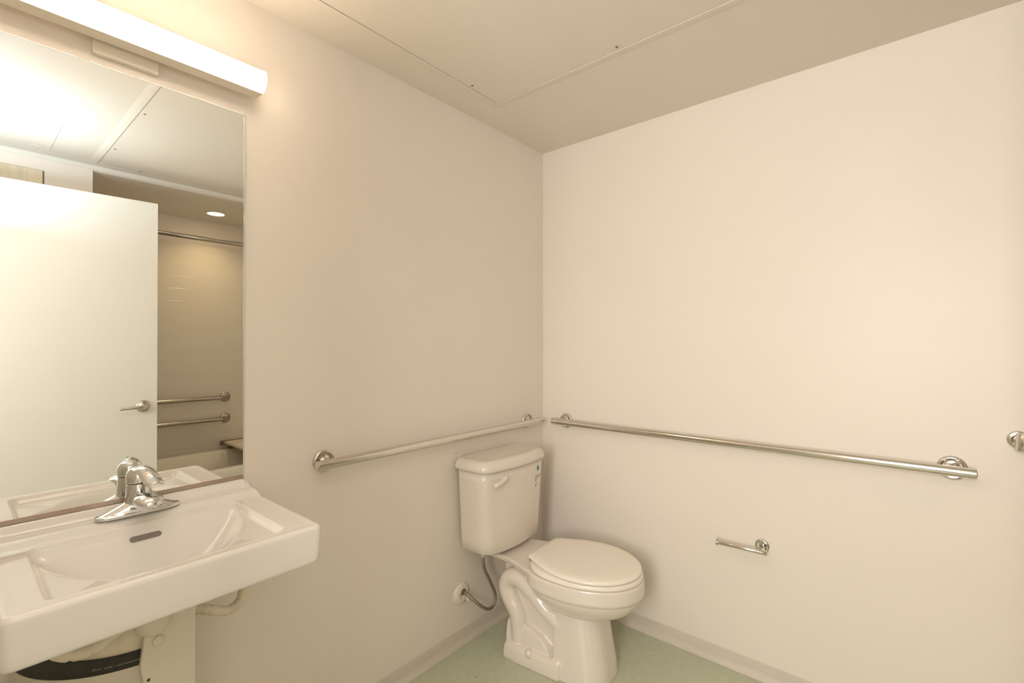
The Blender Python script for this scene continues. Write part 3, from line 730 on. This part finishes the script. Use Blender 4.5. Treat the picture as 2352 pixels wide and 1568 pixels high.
child_world('braided_tube', bm, 'hose', t, True)
bm = bmesh.new(); lathe(bm, [(0.004, 0), (0.004, 0.012), (0.008, 0.014), (0.008, 0.030), (0.005, 0.033)], (0.020, -0.603, 0.222), (0.45, 0.25, -1), 20); child_world('valve_knob', bm, 'pvc', t, True)

# ------------------------------------------------------------------ tub alcove
bm = bmesh.new()
box(bm, (XW, -1.5445, 0.0), (2.884, -0.001, 2.12)); box(bm, (2.14, -1.5445, 0.0), (XW, -1.527, 2.12)); box(bm, (2.14, -0.018, 0.0), (XW, -0.001, 2.12))
struct(obj('wall_surround', bm, 'tile'), 'glossy tiled surround of the tub')
t = thing('bathtub', 'beige alcove bathtub seen in the mirror', 'bathtub', (2.49, -0.77, 0.0))
bm = bmesh.new()
def rr2(x0, x1, y0, y1, r, z, n=8):
    pts = []
    for cx, cy, a0 in ((x1 - r, y1 - r, 0), (x0 + r, y1 - r, pi / 2), (x0 + r, y0 + r, pi), (x1 - r, y0 + r, 1.5 * pi)):
        for k in range(n + 1): a = a0 + pi / 2 * k / n; pts.append((cx + r * math.cos(a), cy + r * math.sin(a), z))
    return pts
X0, X1, Y0, Y1 = 2.118, XW - 0.002, -1.525, -0.020
loft(bm, [rr2(X0 + 0.01, X1, Y0, Y1, 0.004, 0.0), rr2(X0 + 0.006, X1, Y0, Y1, 0.004, 0.40), rr2(X0, X1, Y0, Y1, 0.006, 0.43), rr2(X0, X1, Y0, Y1, 0.006, 0.448), rr2(X0 + 0.008, X1 - 0.003, Y0 + 0.003, Y1 - 0.003, 0.008, 0.457),
          rr2(X0 + 0.075, X1 - 0.045, Y0 + 0.08, Y1 - 0.08, 0.10, 0.457), rr2(X0 + 0.090, X1 - 0.058, Y0 + 0.10, Y1 - 0.10, 0.11, 0.448), rr2(X0 + 0.115, X1 - 0.09, Y0 + 0.16, Y1 - 0.13, 0.13, 0.25), rr2(X0 + 0.15, X1 - 0.12, Y0 + 0.25, Y1 - 0.18, 0.14, 0.10), rr2(X0 + 0.22, X1 - 0.18, Y0 + 0.33, Y1 - 0.25, 0.12, 0.075)])
o = child_world('tub_body', bm, 'tub', t, True); o.modifiers.new('e', 'EDGE_SPLIT').split_angle = math.radians(50)
child_world('tub_drain', lathe(bmesh.new(), [(0.03, 0), (0.03, 0.003), (0.001, 0.004)], (2.49, -1.10, 0.076), (0, 0, 1), 24), 'steel', t, True)
# bath seat board spanning the rims
t = thing('bath_bench', 'beige board seat with dark corner cap across the tub end', 'bath seat', (2.49, -0.36, 0.5))
bm = bmesh.new(); box(bm, (2.20, -0.605, 0.500), (2.838, -0.15, 0.522)); child_world('seat_board', bm, 'bench', t, bevel=0.005)
for x_ in (2.17, 2.842): pass
bm = bmesh.new(); box(bm, (2.838, -0.628, 0.492), (2.862, -0.15, 0.524)); child_world('rear_rail', bm, 'dark', t, bevel=0.002)
for k, (x_, y_) in enumerate(((2.15, -0.55), (2.15, -0.22), (2.845, -0.55), (2.845, -0.22))):
    bm = bmesh.new(); lathe(bm, [(0.013, 0), (0.013, 0.048)], (x_, y_, 0.4575), (0, 0, 1), 16); child_world('foot', bm, 'dark', t, True)
bm = bmesh.new(); box(bm, (2.13, -0.59, 0.490), (2.20, -0.16, 0.514)); child_world('front_rail', bm, 'bench', t, bevel=0.003)
# shower rod
t = thing('shower_rod', 'steel shower curtain rod across the tub opening, seen in the mirror', 'curtain rod', (2.135, -0.77, 2.035))
bm = bmesh.new(); tube(bm, [(2.135, -1.543, 2.035), (2.135, -0.002, 2.035)], 0.0145, 28); child_world('rod', bm, 'nickel', t, True)
for y_, s in ((-1.545, 1), (0.0, -1)):
    bm = bmesh.new(); lathe(bm, [(0.032, 0), (0.032, 0.004), (0.02, 0.012), (0.016, 0.02)], (2.135, y_, 2.035), (0, s, 0), 32); child_world('end_flange', bm, 'nickel', t, True)
# downlight
t = thing('downlight', 'small round glowing downlight in the tub ceiling, seen in the mirror', 'light', (2.565, -0.76, 2.328))
bm = bmesh.new(); lathe(bm, [(0.070, 0), (0.072, 0.003), (0.066, 0.006), (0.057, 0.0055), (0.056, 0.0)], (2.565, -0.76, 2.328), (0, 0, -1), 48); child_world('trim_ring', bm, 'trimw', t, True)
bm = bmesh.new(); lathe(bm, [(0.056, 0), (0.056, 0.0045), (0.001, 0.005)], (2.565, -0.76, 2.328), (0, 0, -1), 48); child_world('lens', bm, 'lens', t, True)
area('downlight_lamp', (2.565, -0.76, 2.320), (0, 0, -1), 0.10, DOWN_P, (1.0, 0.72, 0.42), spread=math.radians(120))
